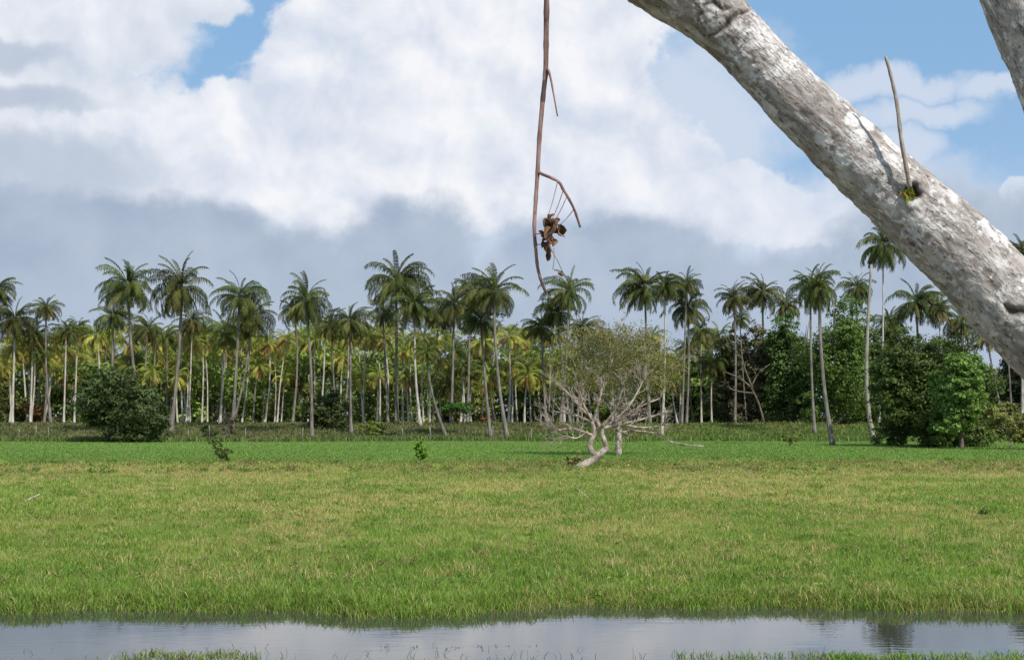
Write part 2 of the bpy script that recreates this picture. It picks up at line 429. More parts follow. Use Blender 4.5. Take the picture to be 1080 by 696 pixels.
def build_grass():
    mb = MB()
    # lush belt along the far shore and the near meadow
    x, y = scatter(330000, 15.3, 31, 1)
    keep = (y > shore_far(x) - .10 - .30 * rng.random(len(x))) & (rng.random(len(x)) < .45 + .6 * fbm(x, y, .5, 91))
    x, y = x[keep], y[keep]; z = np.maximum(terrain(x, y), WATER_Z - .05) - .01
    hh = (.045 + .075 * rng.random(len(x))) * (.6 + .8 * fbm(x, y, 1.5, 95)) * (1 + .3 * sstep(19.5, 18, y))
    blades(mb, x, y, z, hh, .005 + .005 * rng.random(len(x)), .2 + .7 * rng.random(len(x)), grass_cols(x, y))
    # clumps leaning over the water's edge
    cx = (rng.random(700) * 2 - 1) * 10; cy = shore_far(cx) + .02 + .45 * rng.random(700) ** 1.5
    m = 30; x = np.repeat(cx, m) + rng.normal(0, .08, len(cx) * m); y = np.repeat(cy, m) + rng.normal(0, .06, len(cx) * m)
    hs = np.repeat((.07 + .12 * rng.random(len(cx))) * (.5 + fbm(cx, cy, 1.1, 131)), m)
    blades(mb, x, y, np.maximum(terrain(x, y), WATER_Z) - .02, hs * (.5 + .6 * rng.random(len(x))), .006 + .006 * rng.random(len(x)), .3 + .8 * rng.random(len(x)), grass_cols(x, y, .03))
    # taller tussock clumps
    cx, cy = scatter(2500, 15.5, 34, 2)
    ok = cy > shore_far(cx) + .05; cx, cy = cx[ok], cy[ok]
    m = 26; x = np.repeat(cx, m) + rng.normal(0, .07, len(cx) * m); y = np.repeat(cy, m) + rng.normal(0, .07, len(cx) * m)
    hs = np.repeat((.07 + .10 * rng.random(len(cx))) * (1 + .1 * sstep(20, 17.3, cy)), m)
    blades(mb, x, y, terrain(x, y) - .01, hs * (.6 + .5 * rng.random(len(x))), .007 + .005 * rng.random(len(x)), .3 + .6 * rng.random(len(x)), grass_cols(x, y, .04))
    cx, cy = scatter(1500, 17.5, 60, 2)
    m = 34; dark = rng.random(len(cx)) < .55
    x = np.repeat(cx, m) + rng.normal(0, .10, len(cx) * m); y = np.repeat(cy, m) + rng.normal(0, .10, len(cx) * m)
    hs = np.repeat(.10 + .12 * rng.random(len(cx)), m); dk = np.repeat(dark, m)[:, None]
    cc = np.where(dk, np.array([.12, .22, .03]), np.array([.42, .36, .15])) * (.6 + .7 * rng.random(len(x)))[:, None]
    ok = y > shore_far(x) + .2; x, y, hs, cc = x[ok], y[ok], hs[ok], cc[ok]
    blades(mb, x, y, terrain(x, y) - .01, hs * (.5 + .6 * rng.random(len(x))), .008 + .006 * rng.random(len(x)), .3 + .7 * rng.random(len(x)), cc)
    x, y = scatter(250000, 30, 68, 2)
    hh = (.055 + .07 * rng.random(len(x))) * (.4 + 1.2 * fbm(x, y, 2, 96)) * (1 + .6 * sstep(52, 60, y))
    blades(mb, x, y, terrain(x, y) - .01, hh, .012 + .010 * rng.random(len(x)), .2 + .8 * rng.random(len(x)), grass_cols(x, y))
    o = link('meadow_grass', mb.mesh('meadow_grass', M_grass)); tag(o, 'green and straw meadow grass beyond the pond', 'grass', kind='stuff')
    mb = MB()
    x, y = scatter(160000, 64, 127, 2)
    keep = (y < bank_start(x) + 1); x, y = x[keep], y[keep]
    hh = .05 + .06 * rng.random(len(x))
    blades(mb, x, y, terrain(x, y) - .01, hh, .03 + .02 * rng.random(len(x)), .2 + .6 * rng.random(len(x)), grass_cols(x, y))
    o = link('field_grass', mb.mesh('field_grass', M_grass)); tag(o, 'smooth bright green grass of the far field', 'grass', kind='stuff')
    # bank: rough dry weeds
    mb = MB()
    x, y = scatter(110000, 120, 152, 1, 8)
    keep = (y > bank_start(x) - .5) & (rng.random(len(x)) < .25 + fbm(x, y, 3, 98)); x, y = x[keep], y[keep]
    c = bank_colour(x, y) * (.6 + .8 * rng.random(len(x))[:, None])
    hh = (.12 + .35 * rng.random(len(x))) * (.3 + 1.1 * fbm(x, y, 4, 99))
    blades(mb, x, y, terrain(x, y) - .01, hh, .05 + .05 * rng.random(len(x)), .2 + .8 * rng.random(len(x)), c)
    x, y = scatter(16000, 118, 128, 1, 8); y = bank_start(x) + rng.normal(0, 1.3, len(x))
    keep = rng.random(len(x)) < 1.7 * fbm(x, y, 4, 111) - .35; x, y = x[keep], y[keep]
    c = (bank_colour(x, y) * .5 + FIELD * .5) * (.5 + .9 * rng.random(len(x))[:, None])
    blades(mb, x, y, terrain(x, y) - .01, .25 + .45 * rng.random(len(x)), .06 + .04 * rng.random(len(x)), .2 + .8 * rng.random(len(x)), c)
    o = link('bank_weeds', mb.mesh('bank_weeds', M_grass)); tag(o, 'rough weeds covering the bank below the palms', 'weeds', kind='stuff')
    # in the water near the camera
    mb = MB()
    def clump(px, py, n, sx, h, colr, w=.012, lean=1.0):
        D = (EYE - WATER_Z) / -(ray(px, py)[2] / ray(px, py)[1]); c = P(px, py, D)
        x = c[0] + rng.normal(0, sx, n); y = c[1] + rng.normal(0, .09, n)
        col = np.array(colr) * (.7 + .6 * rng.random(n)[:, None])
        blades(mb, x, y, np.full(n, WATER_Z - .02), h * (.4 + .8 * rng.random(n)), np.full(n, w), lean * (.3 + rng.random(n)), col)
    for k in range(60):
        px = 124 + 145 * rng.random(); clump(px, 689 + 8 * rng.random(), 13, .06, .085, (.30, .30, .13) if rng.random() < .45 else (.14, .22, .04), .009)
    for k in range(46):
        px = 715 + 190 * rng.random(); clump(px, 690 + 7 * rng.random(), 11, .07, .09, (.28, .28, .10) if rng.random() < .35 else (.13, .23, .04), .009)
    for k in range(60):
        px = 880 + 210 * rng.random(); clump(px, 692 + 7 * rng.random(), 16, .08, .10, (.25, .30, .08) if rng.random() < .4 else (.12, .25, .035), .009)
    for k in range(16): clump(400 + 310 * rng.random(), 693 + 6 * rng.random(), 3, .04, .11, (.10, .12, .06), .007, 1.4)
    for k in range(30): clump(20 + 700 * rng.random(), 682 + 12 * rng.random(), 2, .02, .12, (.08, .09, .06), .005, 1.6)
    for k in range(26): clump(395 + 180 * rng.random(), 681 + 2 * rng.random(), 2, .02, .05, (.07, .07, .04), .010, 2.2)
    o = link('water_weeds', mb.mesh('water_weeds', M_grass)); tag(o, 'thin grass shoots standing in the shallow pond water', 'water weeds', kind='stuff')
    mb = MB()
    x, y = scatter(60000, 5, 14, 1, 3, .5); keep = (y < shore_near(x) + .1); x, y = x[keep], y[keep]
    blades(mb, x, y, terrain(x, y) - .01, .08 + .1 * rng.random(len(x)), .007 + 0 * x, .3 + .7 * rng.random(len(x)), grass_cols(x, y))
    o = link('near_bank_grass', mb.mesh('near_bank_grass', M_grass)); tag(o, 'short grass on the near bank of the pond', 'grass', kind='stuff')
build_grass()

# ------------------------------------------------------------------ palms
def frond(mb, r, az, el0, L, droop, hang, cols, pairs=34, wid=.075, lsc=1.0):
    n = 10
    s = np.linspace(0, 1, n); el = el0 - droop * s ** 1.7
    hx = np.cos(el); hz = np.sin(el); seg = L / (n - 1)
    px = np.concatenate([[0], np.cumsum(hx[:-1] * seg)]); pz = np.concatenate([[0], np.cumsum(hz[:-1] * seg)])
    d = np.array([math.cos(az), math.sin(az), 0]); side = np.array([-d[1], d[0], 0])
    twist = r.uniform(-.7, .7)
    pts = px[:, None] * d + pz[:, None] * np.array([0, 0, 1]) + (side * (r.uniform(-.35, .35) * L * .25))[None] * (s ** 2)[:, None]
    v, f4, f3, uv = tube(pts, .035 * (1 - .75 * s), 4, False)
    mb.add(v, f4, col=np.array(cols) * 1.2 + .02)
    t = np.repeat(np.linspace(.13, 1, pairs), 2) + np.array([r.uniform(-.008, .008) for _ in range(pairs * 2)]); t = np.clip(t, .05, 1)
    sg = np.tile([1., -1.], pairs)
    base = np.stack([np.interp(t, s, pts[:, i]) for i in range(3)], -1)
    e = el0 - droop * t ** 1.7
    tang = np.cos(e)[:, None] * d + np.sin(e)[:, None] * np.array([0, 0, 1])
    up = -np.sin(e)[:, None] * d + np.cos(e)[:, None] * np.array([0, 0, 1])
    m = len(t); jit = np.array([r.uniform(.75, 1.15) for _ in range(m)])
    ll = (.34 + .72 * np.sin(np.pi * np.clip(t * .86 + .1, 0, 1)) ** .7) * .95 * jit * (L / 4.2) * lsc
    sa = side * math.cos(twist) + 0
    out = sg[:, None] * (sa[None] + math.sin(twist) * up) * .75 + tang * .55 + up * .12
    out /= np.linalg.norm(out, axis=1)[:, None]
    h = hang * np.array([r.uniform(.6, 1.3) for _ in range(m)])
    mid = base + out * (ll * .5)[:, None] + np.array([0, 0, -1.]) * (ll * h * .22)[:, None]
    tip = base + out * (ll * .8)[:, None] * (1 - .35 * h)[:, None] + np.array([0, 0, -1.]) * (ll * h * .85)[:, None]
    wv = tang * (wid / 2)
    V = np.stack([base - wv * .7, base + wv * .7, mid + wv, mid - wv, tip], 1)
    i = np.arange(m)[:, None] * 5
    cv = np.array(cols)[None] * (.75 + .5 * np.array([r.random() for _ in range(m)]))[:, None]
    mb.add(V.reshape(-1, 3), i + np.array([[0, 1, 2, 3]]), i + np.array([[3, 2, 4]]), col=np.repeat(cv, 5, 0))

def crown_mesh(seed, kind):
    r = random.Random(seed); mb = MB(); nf = {'tall': 42, 'mid': 36, 'back': 24}[kind]
    ga = 2.39996; wind = r.random() ** .6; wdir = r.uniform(0, 6.28)
    for i in range(nf):
        u = i / (nf - 1)                       # 0 = youngest (upright), 1 = oldest (hanging)
        el0 = math.radians(80 - 134 * u ** .9 + r.uniform(-11, 11)); L = 4.5 * (.60 + .40 * math.sin(math.pi * min(1, u * .75 + .20))) * r.uniform(.82, 1.12)
        droop = math.radians(44 + 84 * math.sin(math.pi * min(1, u * .8 + .1)) + r.uniform(-22, 26))
        if u > .75: droop *= .45
        g = r.random()
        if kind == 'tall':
            c = np.array([.070, .086, .020]) * (.8 + .5 * g);  # cloud shadow over the front palms put into this darker green
            if u > .72 and r.random() < .6: c = np.array([.13, .125, .035]) * (.7 + .5 * g)
            elif r.random() < .15: c = np.array([.14, .15, .04])
        elif kind == 'mid':
            c = np.array([.088, .108, .026]) * (.8 + .5 * g)
            if u > .6 and r.random() < .6: c = np.array([.20, .17, .045]) * (.7 + .5 * g)
        else:
            c = np.array([.20, .225, .04]) * (.7 + .7 * g)  # yellow-green of young palms, brightened for sunlight on the back rows
            if u > .35 and r.random() < .5: c = np.array([.42, .37, .08]) * (.7 + .5 * g)
            if u > .8 and r.random() < .5: c = np.array([.34, .20, .08]) * (.7 + .5 * g)
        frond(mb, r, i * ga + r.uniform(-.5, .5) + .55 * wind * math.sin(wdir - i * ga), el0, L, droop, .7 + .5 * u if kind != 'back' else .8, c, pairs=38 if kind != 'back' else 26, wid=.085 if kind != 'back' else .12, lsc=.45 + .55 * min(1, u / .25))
    return mb.mesh('palm_crown', M_leaf)
def skirt_mesh(seed):
    r = random.Random(seed); mb = MB()
    for i in range(r.randint(5, 10)):
        c = np.array([.20, .135, .07]) * r.uniform(.6, 1.3)
        frond(mb, r, r.uniform(0, 6.3), math.radians(r.uniform(-50, -70)), r.uniform(1.6, 2.9), math.radians(r.uniform(12, 26)), .9, c, pairs=18, wid=.06)
    return mb.mesh('palm_dead_fronds', M_dry)
def nuts_mesh(seed):
    r = random.Random(seed); mb = MB()
    for i in range(12):
        a = r.uniform(0, 6.3); q = r.uniform(.22, .42); zc = r.uniform(-.55, -.15)
        nr = 6; th = np.linspace(0, np.pi, nr)
        pts = np.array([[math.cos(a) * q, math.sin(a) * q, zc + .13 * math.cos(k)] for k in th]); 
        v, f4, f3, uv = tube(pts, .115 * np.sin(th) + .004, 7, True); mb.add(v, f4, f3, col=(.16, .13, .04) if r.random() < .6 else (.11, .15, .04))
    return mb.mesh('coconut_cluster', M_dry, True)
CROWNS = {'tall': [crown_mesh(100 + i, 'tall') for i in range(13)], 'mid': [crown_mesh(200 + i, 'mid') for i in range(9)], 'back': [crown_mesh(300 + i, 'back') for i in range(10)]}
SKIRTS = [skirt_mesh(400 + i) for i in range(5)]; NUTS = [nuts_mesh(500 + i) for i in range(3)]
SWAY = 0.0
def palm(cx, cy, wpx, bx, D, kind, label, group, bark, r0, bend=0.0, cy_off=0):
    base = on_ground(bx, D)
    Dc = D + rnd.uniform(-.6, .6); top = P(cx, cy, Dc)
    root = empty('coconut_palm' if kind != 'back' else 'young_palm', base); tag(root, label, 'palm tree', group)
    tp = top - base; H = tp[2]
    k = np.linspace(0, 1, 7); ctrl = []
    for s in k:
        side = math.sin(math.pi * s) * bend * H
        sh = s ** .8
        ctrl.append([tp[0] * sh + side, tp[1] * s, tp[2] * s - (.25 if s == 0 else 0)])
    r0 = r0 * (.76 if kind != 'back' else .84); rad = [r0 * (1.7 if s == 0 else 1.12 if s < .2 else 1.0 - .22 * s) for s in k]
    pts, rr = smooth_path(ctrl, rad, 22)
    rr = rr * (1 + .04 * np.sin(np.arange(22) * 2.1))
    v, f4, f3, uv = tube(pts, rr, 8, True); mb = MB(); mb.add(v, f4, f3, uv=uv)
    link('trunk', mb.mesh('palm_trunk', bark, True), root)
    sc = wpx * D / F / (6.5 if kind != 'back' else 5.9)
    c = link('crown', rnd.choice(CROWNS[kind]), root, tp)
    c.rotation_euler = (rnd.uniform(-.2, .2), rnd.uniform(-.22, .22), rnd.uniform(0, 6.28)); zs = rnd.uniform(.92, 1.08)
    c.scale = (sc * rnd.uniform(.9, 1.12), sc * rnd.uniform(.9, 1.12), sc * zs * rnd.uniform(.9, 1.15))
    if kind != 'back':
        s = link('dead_fronds', rnd.choice(SKIRTS), root, tp); s.rotation_euler = (0, 0, rnd.uniform(0, 6.28)); s.scale = (sc,) * 3
        s = link('coconut_cluster', rnd.choice(NUTS), root, tp); s.rotation_euler = (0, 0, rnd.uniform(0, 6.28)); s.scale = (sc,) * 3
    return root
G1 = 'tall palms along the front of the plantation'
PG, PP = 'g', 'p'
# crown centre x, y, crown width, base x, base y (or 'D=..'), kind, bark, trunk radius, bend, label
HERO = [
 (-4, 305, 44, -14, 148, 'tall', PG, .17, 0, 'tall palm cut off by the left edge, only its right fronds in view'),
 (16, 336, 46, 15, 146, 'tall', PP, .15, 0, 'dark-headed palm with white trunk nearest the left edge'),
 (49, 325, 34, 56, 150, 'mid', PG, .15, -.02, 'slim palm with small dark head, right of the left-edge palm'),
 (35, 352, 36, 34, 150, 'mid', PP, .15, 0, 'lower palm with pale trunk between the two leftmost tall palms'),
 (70, 350, 30, 69, 152, 'mid', PP, .13, 0, 'left one of the two close white-trunked palms left of the big dark bush'),
 (82, 347, 32, 80, 155, 'mid', PP, .13, 0, 'right one of the two close white-trunked palms left of the big dark bush'),
 (135, 301, 62, 157, 128, 'tall', PG, .19, -.02, 'tall leaning palm rising from behind the big dark bush'),
 (119, 333, 42, 120, 140, 'tall', PG, .19, 0, 'lower dark palm head left under the leaning palm above the big bush'),
 (156, 348, 40, 150, 150, 'tall', PG, .15, 0, 'half-hidden palm with drooping head right of the leaning palm'),
 (192, 303, 60, 181, 132, 'tall', PG, .22, .01, 'tall thick-trunked palm directly right of the big dark bush'),
 (203, 338, 36, 200, 152, 'mid', PP, .12, 0, 'thin white-trunked palm just right of the thick-trunked tall palm'),
 (176, 356, 32, 178, 158, 'mid', PG, .12, 0, 'short palm showing behind the thick-trunked tall palm'),
 (214, 350, 30, 214, 160, 'mid', PP, .12, .01, 'small palm midway between the thick-trunked palm and the palm clump'),
 (253, 313, 52, 246, 135, 'tall', PG, .19, 0, 'tallest palm of the clump left of centre-left gap'),
 (266, 334, 46, 245, 142, 'tall', PG, .15, .02, 'palm with drooping head leaning right under the clump\'s tallest head'),
 (237, 350, 42, 233, 146, 'mid', PP, .15, 0, 'left lower palm of the clump with grey doubled trunks'),
 (322, 316, 50, 330, 127, 'tall', PG, .17, .02, 'tall palm with one-sided head standing free left of the dark round bush'),
 (311, 328, 34, 309, 144, 'tall', PG, .15, .03, 'second trunk of the free-standing pair left of the dark round bush'),
 (350, 343, 36, 357, 150, 'tall', PG, .14, -.01, 'dark-headed palm just left above the dark round bush'),
 (369, 339, 44, 371, 132, 'tall', PG, .15, 0, 'slender straight palm at the right side of the dark round bush'),
 (418, 297, 62, 419, 146, 'tall', PG, .21, 0, 'highest palm of the left-of-centre pair, full dark head'),
 (438, 322, 56, 444, 143, 'tall', PP, .17, -.02, 'white-trunked palm leaning left beneath the highest central pair'),
 (404, 330, 34, 410, 152, 'tall', PG, .14, 0, 'palm head half hidden behind the highest central pair'),
 (479, 322, 52, 476, 146, 'tall', PG, .19, 0, 'dark palm left of the broad-headed palm, behind the leaning trunk'),
 (496, 306, 46, 493, 150, 'mid', PG, .17, 0, 'olive-headed palm squeezed against the broad-headed palm on its left'),
 (521, 307, 60, 536, 127, 'tall', PG, .20, -.02, 'broad-headed tall palm near the centre with bark-brown trunk'),
 (507, 338, 44, 518, 130, 'tall', PG, .18, 0, 'lower head under the broad-headed palm, trunk beside it'),
 (449, 372, 30, 473, 128, 'mid', PG, .16, -.03, 'strongly leaning trunk with small head right of the highest pair'),
 (462, 335, 38, 456, 154, 'tall', PG, .13, 0, 'thin palm between the highest pair and the broad-headed palm'),
 (571, 345, 34, 576, 150, 'tall', PG, .16, 0, 'compact dark palm left under the tip of the dangling twig'),
 (600, 308, 50, 590, 146, 'tall', PG, .18, .01, 'tall palm directly right of the dangling twig tip'),
 (587, 330, 40, 602, 148, 'tall', PG, .15, 0, 'palm with hanging brown fronds beneath the twig tip'),
 (615, 345, 36, 608, 152, 'tall', PG, .14, 0, 'lower right palm of the group at the dangling twig'),
 (680, 303, 56, 685, 150, 'tall', PG, .18, 0, 'full-headed tall palm above the olive crown behind the bare tree'),
 (701, 303, 40, 697, 131, 'tall', PP, .14, .01, 'thin tall palm touching the full-headed one on its right'),
 (724, 300, 42, 718, 150, 'tall', PG, .14, 0, 'upper one of the two palms right of the bare tree'),
 (726, 324, 40, 723, 152, 'tall', PG, .15, .01, 'lower one of the two palms right of the bare tree'),
 (739, 348, 30, 739, 158, 'mid', PP, .12, 0, 'small pale palm right beside the two crossing palms'),
 (774, 314, 36, 774, 151, 'tall', PG, .16, .01, 'slim palm with windswept one-sided head before the dark trees'),
 (804, 308, 46, 806, 158, 'tall', PG, .18, 0, 'round-headed palm rising from the dark trees'),
 (828, 322, 36, 832, 170, 'mid', PG, .16, 0, 'low ragged palm behind the dark trees left of the twin trunks'),
 (780, 336, 26, 787, 154, 'mid', PG, .10, 0, 'very thin palm stem right beside the windswept palm'),
 (855, 303, 46, 858, 131, 'tall', PG, .16, -.01, 'left, straighter one of the twin palms before the leafy green tree'),
 (864, 304, 44, 877, 104, 'tall', PG, .19, -.02, 'right, curving one of the twin palms, flared foot on the grass'),
 (903, 303, 42, 905, 175, 'tall', PG, .17, 0, 'palm behind the leafy green tree, left of the dead snag'),
 (931, 259, 52, 925, 150, 'tall', PP, .14, .01, 'highest palm with few fronds just beneath the big branch'),
 (966, 318, 50, 972, 160, 'tall', PG, .20, 0, 'arching full palm above the wide dark bush, under the branch'),
 (938, 340, 36, 942, 165, 'mid', PG, .17, 0, 'short palm peeping over the wide dark bush near the snag'),
 (990, 326, 36, 996, 158, 'mid', PP, .16, 0, 'pale-trunked palm right of the arching full palm'),
 (1015, 340, 40, 1012, 165, 'mid', PG, .17, 0, 'palm half covered by the big branch above the bright bush'),
 (1040, 352, 40, 1058, 150, 'mid', PG, .16, 0, 'left one of the bare trunks below the big branch at right'),
 (1062, 350, 40, 1066, 155, 'mid', PG, .15, 0, 'middle one of the bare trunks below the big branch at right'),
 (1078, 266, 40, 1076, 152, 'tall', PP, .18, 0, 'tall palm half cut off by the right edge above the branch'),
]
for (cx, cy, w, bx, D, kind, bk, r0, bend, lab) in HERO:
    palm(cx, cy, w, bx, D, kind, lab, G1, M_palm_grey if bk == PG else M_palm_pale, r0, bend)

# back rows
marks = [(-60, 'from the left edge'), (69, 'right of the two close white-trunked palms'), (128, 'right of the big dark bush'), (250, 'right of the palm clump'), (348, 'right of the dark round bush'),
         (440, 'right of the highest central pair'), (530, 'right of the broad-headed palm'), (650, 'right of the bare tree'), (2000, '')]
ORD = 'first second third fourth fifth sixth seventh eighth ninth tenth eleventh twelfth thirteenth fourteenth fifteenth sixteenth seventeenth eighteenth nineteenth twentieth twenty-first twenty-second twenty-third twenty-fourth twenty-fifth'.split()
bp = []
x = -14.
while x < 764:
    bp.append([x + rnd.uniform(-3, 3), rnd.uniform(350, 404) - (8 if rnd.random() < .2 else 0), rnd.uniform(150, 186)]); x += rnd.uniform(2.9, 4.9) if x < 600 else rnd.uniform(7, 12)
bp.sort()
cnt = {}
for (cx, cy, D) in bp:
    k = max(i for i in range(len(marks) - 1) if cx >= marks[i][0]); cnt[k] = cnt.get(k, 0) + 1
    lean = rnd.gauss(0, 5)
    kind = 'back' if rnd.random() < .8 else 'mid'
    lab = '%s pale-trunked back-row palm %s, counted along the crowns' % (ORD[cnt[k] - 1] if cnt[k] <= 25 else '%dth' % cnt[k], marks[k][1])
    palm(cx, cy, rnd.uniform(24, 36), cx + lean, D, kind, lab, 'short sunlit palms of the back rows', M_palm_pale if rnd.random() < .88 else M_palm_grey, rnd.uniform(.08, .15), rnd.uniform(-.03, .03))

# ------------------------------------------------------------------ broadleaf foliage
def leaf_cloud(mb, centre, rad, n, leaf, col, r, clump=.5, shell=.55, flat=.0, colvar=.35):
    """leaf-sized faces gathered in clumps through an ellipsoid"""
    nc = max(3, n // 34)
    d = r.normal(0, 1, (nc, 3)); d /= np.linalg.norm(d, axis=1)[:, None]
    q = (shell + (1 - shell) * r.random(nc)) ** .6
    cc = d * q[:, None] * np.array(rad)
    ccol = np.array(col)[None] * (1 - colvar + 2 * colvar * r.random(nc))[:, None]
    idx = r.integers(0, nc, n)
    off = r.normal(0, 1, (n, 3)) * clump * np.mean(rad) * .36
    off[:, 2] *= .6
    p = cc[idx] + off + np.array(centre)
    out = cc[idx] + off; out /= np.linalg.norm(out, axis=1)[:, None] + 1e-6
    nrm = out * .7 + r.normal(0, .6, (n, 3)) + np.array([0, 0, .5]); nrm /= np.linalg.norm(nrm, axis=1)[:, None]
    a = np.cross(nrm, r.normal(0, 1, (n, 3))); a /= np.linalg.norm(a, axis=1)[:, None] + 1e-6
    b = np.cross(nrm, a); s = leaf * (.6 + .8 * r.random(n))[:, None] / 2
    V = np.stack([p - a * s, p - b * s * .55, p + a * s, p + b * s * .55], 1)
    c = ccol[idx] * (.8 + .4 * r.random(n))[:, None]
    i = np.arange(n)[:, None] * 4
    mb.add(V.reshape(-1, 3), i + np.array([[0, 1, 2, 3]]), col=np.repeat(c, 4, 0))
def limbs(mb, r, base, H, spread, r0, n=5, fork=.35):
    top = np.array([0, 0, H * fork])
    pts, rr = smooth_path([[0, 0, -.2], [r.normal(0, .1), r.normal(0, .1), H * fork * .5], top], [r0 * 1.3, r0, r0 * .85], 8)
    v, f4, f3, uv = tube(pts + base, rr, 7); mb.add(v, f4, f3, uv=uv)
    for i in range(n):
        a = i / n * 6.28 + r.normal(0, .3); e = np.array([math.cos(a) * spread * .7, math.sin(a) * spread * .7, H * (.6 + .3 * r.random())])
        m = (top + e) / 2 + np.array([math.cos(a), math.sin(a), 0]) * spread * .12
        pts, rr = smooth_path([top, m, e], [r0 * .6, r0 * .35, r0 * .1], 8)
        v, f4, f3, uv = tube(pts + base, rr, 5); mb.add(v, f4, f3, uv=uv)
def broadleaf(name, label, cat, px, D, x0, x1, ytop, col, seed, leaf=.3, n=7000, lobes=9, low=.0, group=None, wood=M_wood_dark, r0=None, colvar=.35, depth=1.0, py=None, clump=.5, body=.25):
    """tree or bush filling the photo width x0..x1 up to ytop, standing at distance D"""
    r = np.random.default_rng(seed)
    base = on_ground(px, D); left = P(x0, 440, D)[0] - base[0]; right = P(x1, 440, D)[0] - base[0]; H = (P(px, ytop, D)[2] - base[2]) * 1.04
    W = (right - left) / 2; cxm = (right + left) / 2; lo = H * low
    root = empty(name, base); tag(root, label, cat, group)
    mb = MB(); limbs(mb, r, np.zeros(3), H, W, r0 or max(.06, H * .02), 6, .3)
    link('trunk', mb.mesh('trunk', wood, True), root)
    mb = MB()
    lobes = int(lobes * 1.7)
    for i in range(lobes):
        a = r.random() * 6.28; q = math.sqrt(r.random()) * .8
        zz = lo + (H - lo) * (.06 + .80 * (i + r.random()) / lobes)
        rz = (H - lo) * (.10 + .12 * r.random()); rx = W * (.20 + .20 * r.random())
        lim = math.sqrt(max(.10, 1 - ((zz - lo) / (H - lo)) ** 2 * .85))
        leaf_cloud(mb, (cxm + math.cos(a) * q * W * lim * 1.1, math.sin(a) * q * W * lim * depth, zz), (rx, rx * depth, rz), n // lobes, leaf, np.array(col) * r.uniform(.8, 1.2), r, clump, .5, colvar=colvar)
    # one central body so the middle is full
    leaf_cloud(mb, (cxm, 0, lo + (H - lo) * .42), (W * .6, W * .6 * depth, (H - lo) * .36), int(n * body), leaf, col, r, clump, .6, colvar=colvar)
    link('crown', mb.mesh('crown', M_leaf), root)
    return root
DK = (.078, .100, .034); MG = (.060, .115, .020); BG = (.15, .21, .05); OL = (.17, .17, .045); YG = (.15, .19, .035)
broadleaf('bush', 'big wide dark green bush on the far field edge at left', 'bush', 128, 119, 76, 184, 388, DK, 1, .28, 16000, 16, group=None, colvar=.45)
broadleaf('bush', 'dark round bush behind the slender straight palm', 'bush', 348, 136, 322, 378, 413, DK, 2, .25, 7000, 9)
broadleaf('bush', 'light green shrub right next to the dark round bush', 'bush', 396, 133, 379, 413, 444, YG, 3, .22, 2600, 6)
broadleaf('bush', 'yellowish olive bush among trunks left of the dark round bush', 'bush', 329, 158, 316, 342, 413, OL, 4, .25, 2600, 6)
broadleaf('bush', 'rusty orange-brown bush between pale trunks at far left', 'bush', 36, 157, 22, 50, 424, (.28, .16, .05), 5, .25, 2600, 6)
broadleaf('bush', 'grey leafless-looking shrub below the palm clump', 'bush', 241, 128, 228, 252, 434, (.16, .13, .10), 6, .16, 1500, 6, colvar=.3)
broadleaf('bush', 'small dark green shrub at the foot of the bank below the clump', 'bush', 219, 124, 205, 232, 447, (.055, .08, .025), 7, .22, 1500, 5)
broadleaf('flat_topped_tree', 'small flat-topped green tree on the bank beside the leaning trunk', 'tree', 491, 146, 462, 507, 424, MG, 8, .22, 2600, 7, .55, wood=M_wood_bare)
broadleaf('bush', 'low nearly black shrub on the bank crest by the leaning trunk', 'bush', 472, 148, 463, 481, 438, (.02, .018, .016), 9, .2, 1100, 4)
broadleaf('bush', 'small orange-brown withered shrub on the bank crest near centre', 'bush', 512, 148, 504, 521, 439, (.36, .18, .06), 10, .18, 1100, 4)
broadleaf('bush', 'wide dark green bush with deep shade at its foot under the branch', 'bush', 975, 101, 914, 1052, 357, (.092, .138, .035), 11, .23, 52000, 26, .0, colvar=.4, clump=.42)
broadleaf('broadleaf_tree', 'bright green rounded tree in front of the wide dark bush', 'tree', 1012, 94.5, 974, 1050, 372, BG, 12, .22, 22000, 15, .16, colvar=.35, clump=.42)
broadleaf('bush', 'pale olive bush with bare stems at the right edge', 'bush', 1060, 92, 1033, 1096, 424, (.20, .20, .06), 13, .18, 5200, 10, .15, wood=M_palm_pale)
broadleaf('olive_tree', 'broad olive-yellow leafy tree with pale trunk behind the bare tree', 'tree', 651, 79, 574, 728, 346, (.19, .17, .07), 14, .105, 26000, 38, .44, wood=M_wood_bare, r0=.17, clump=.8, colvar=.4, body=.12)
# row of darker trees at right
for i, (px, D, x0, x1, yt, c, lab) in enumerate([
    (765, 160, 742, 796, 352, (.15, .155, .07), 'drab dark tree behind the windswept palm'),
    (800, 156, 772, 838, 344, (.13, .115, .06), 'brownish dark tree left of the twin palms'),
    (836, 152, 806, 868, 330, (.10, .145, .04), 'dark green tree directly left behind the twin palms'),
    (880, 146, 838, 935, 318, (.11, .18, .04), 'large leafy green tree behind the twin palms'),
    (922, 158, 892, 955, 336, (.10, .14, .04), 'dark tree behind the dead snag'),
    (742, 172, 712, 770, 372, (.09, .12, .03), 'mid green low tree behind the two crossing palms'),
    (1000, 165, 960, 1040, 352, (.08, .11, .03), 'dark tree behind the wide dark bush'),
    (1072, 168, 1040, 1110, 362, (.04, .055, .02), 'very dark tree behind the trunks at the right edge'),
    (905, 172, 870, 940, 345, (.04, .07, .02), 'low dark tree filling the gap left of the snag')]):
    broadleaf('broadleaf_tree', lab, 'tree', px, D, x0, x1, yt, c, 40 + i, .30, 17000, 18, .0, 'dark broadleaf trees at the right', body=.4)
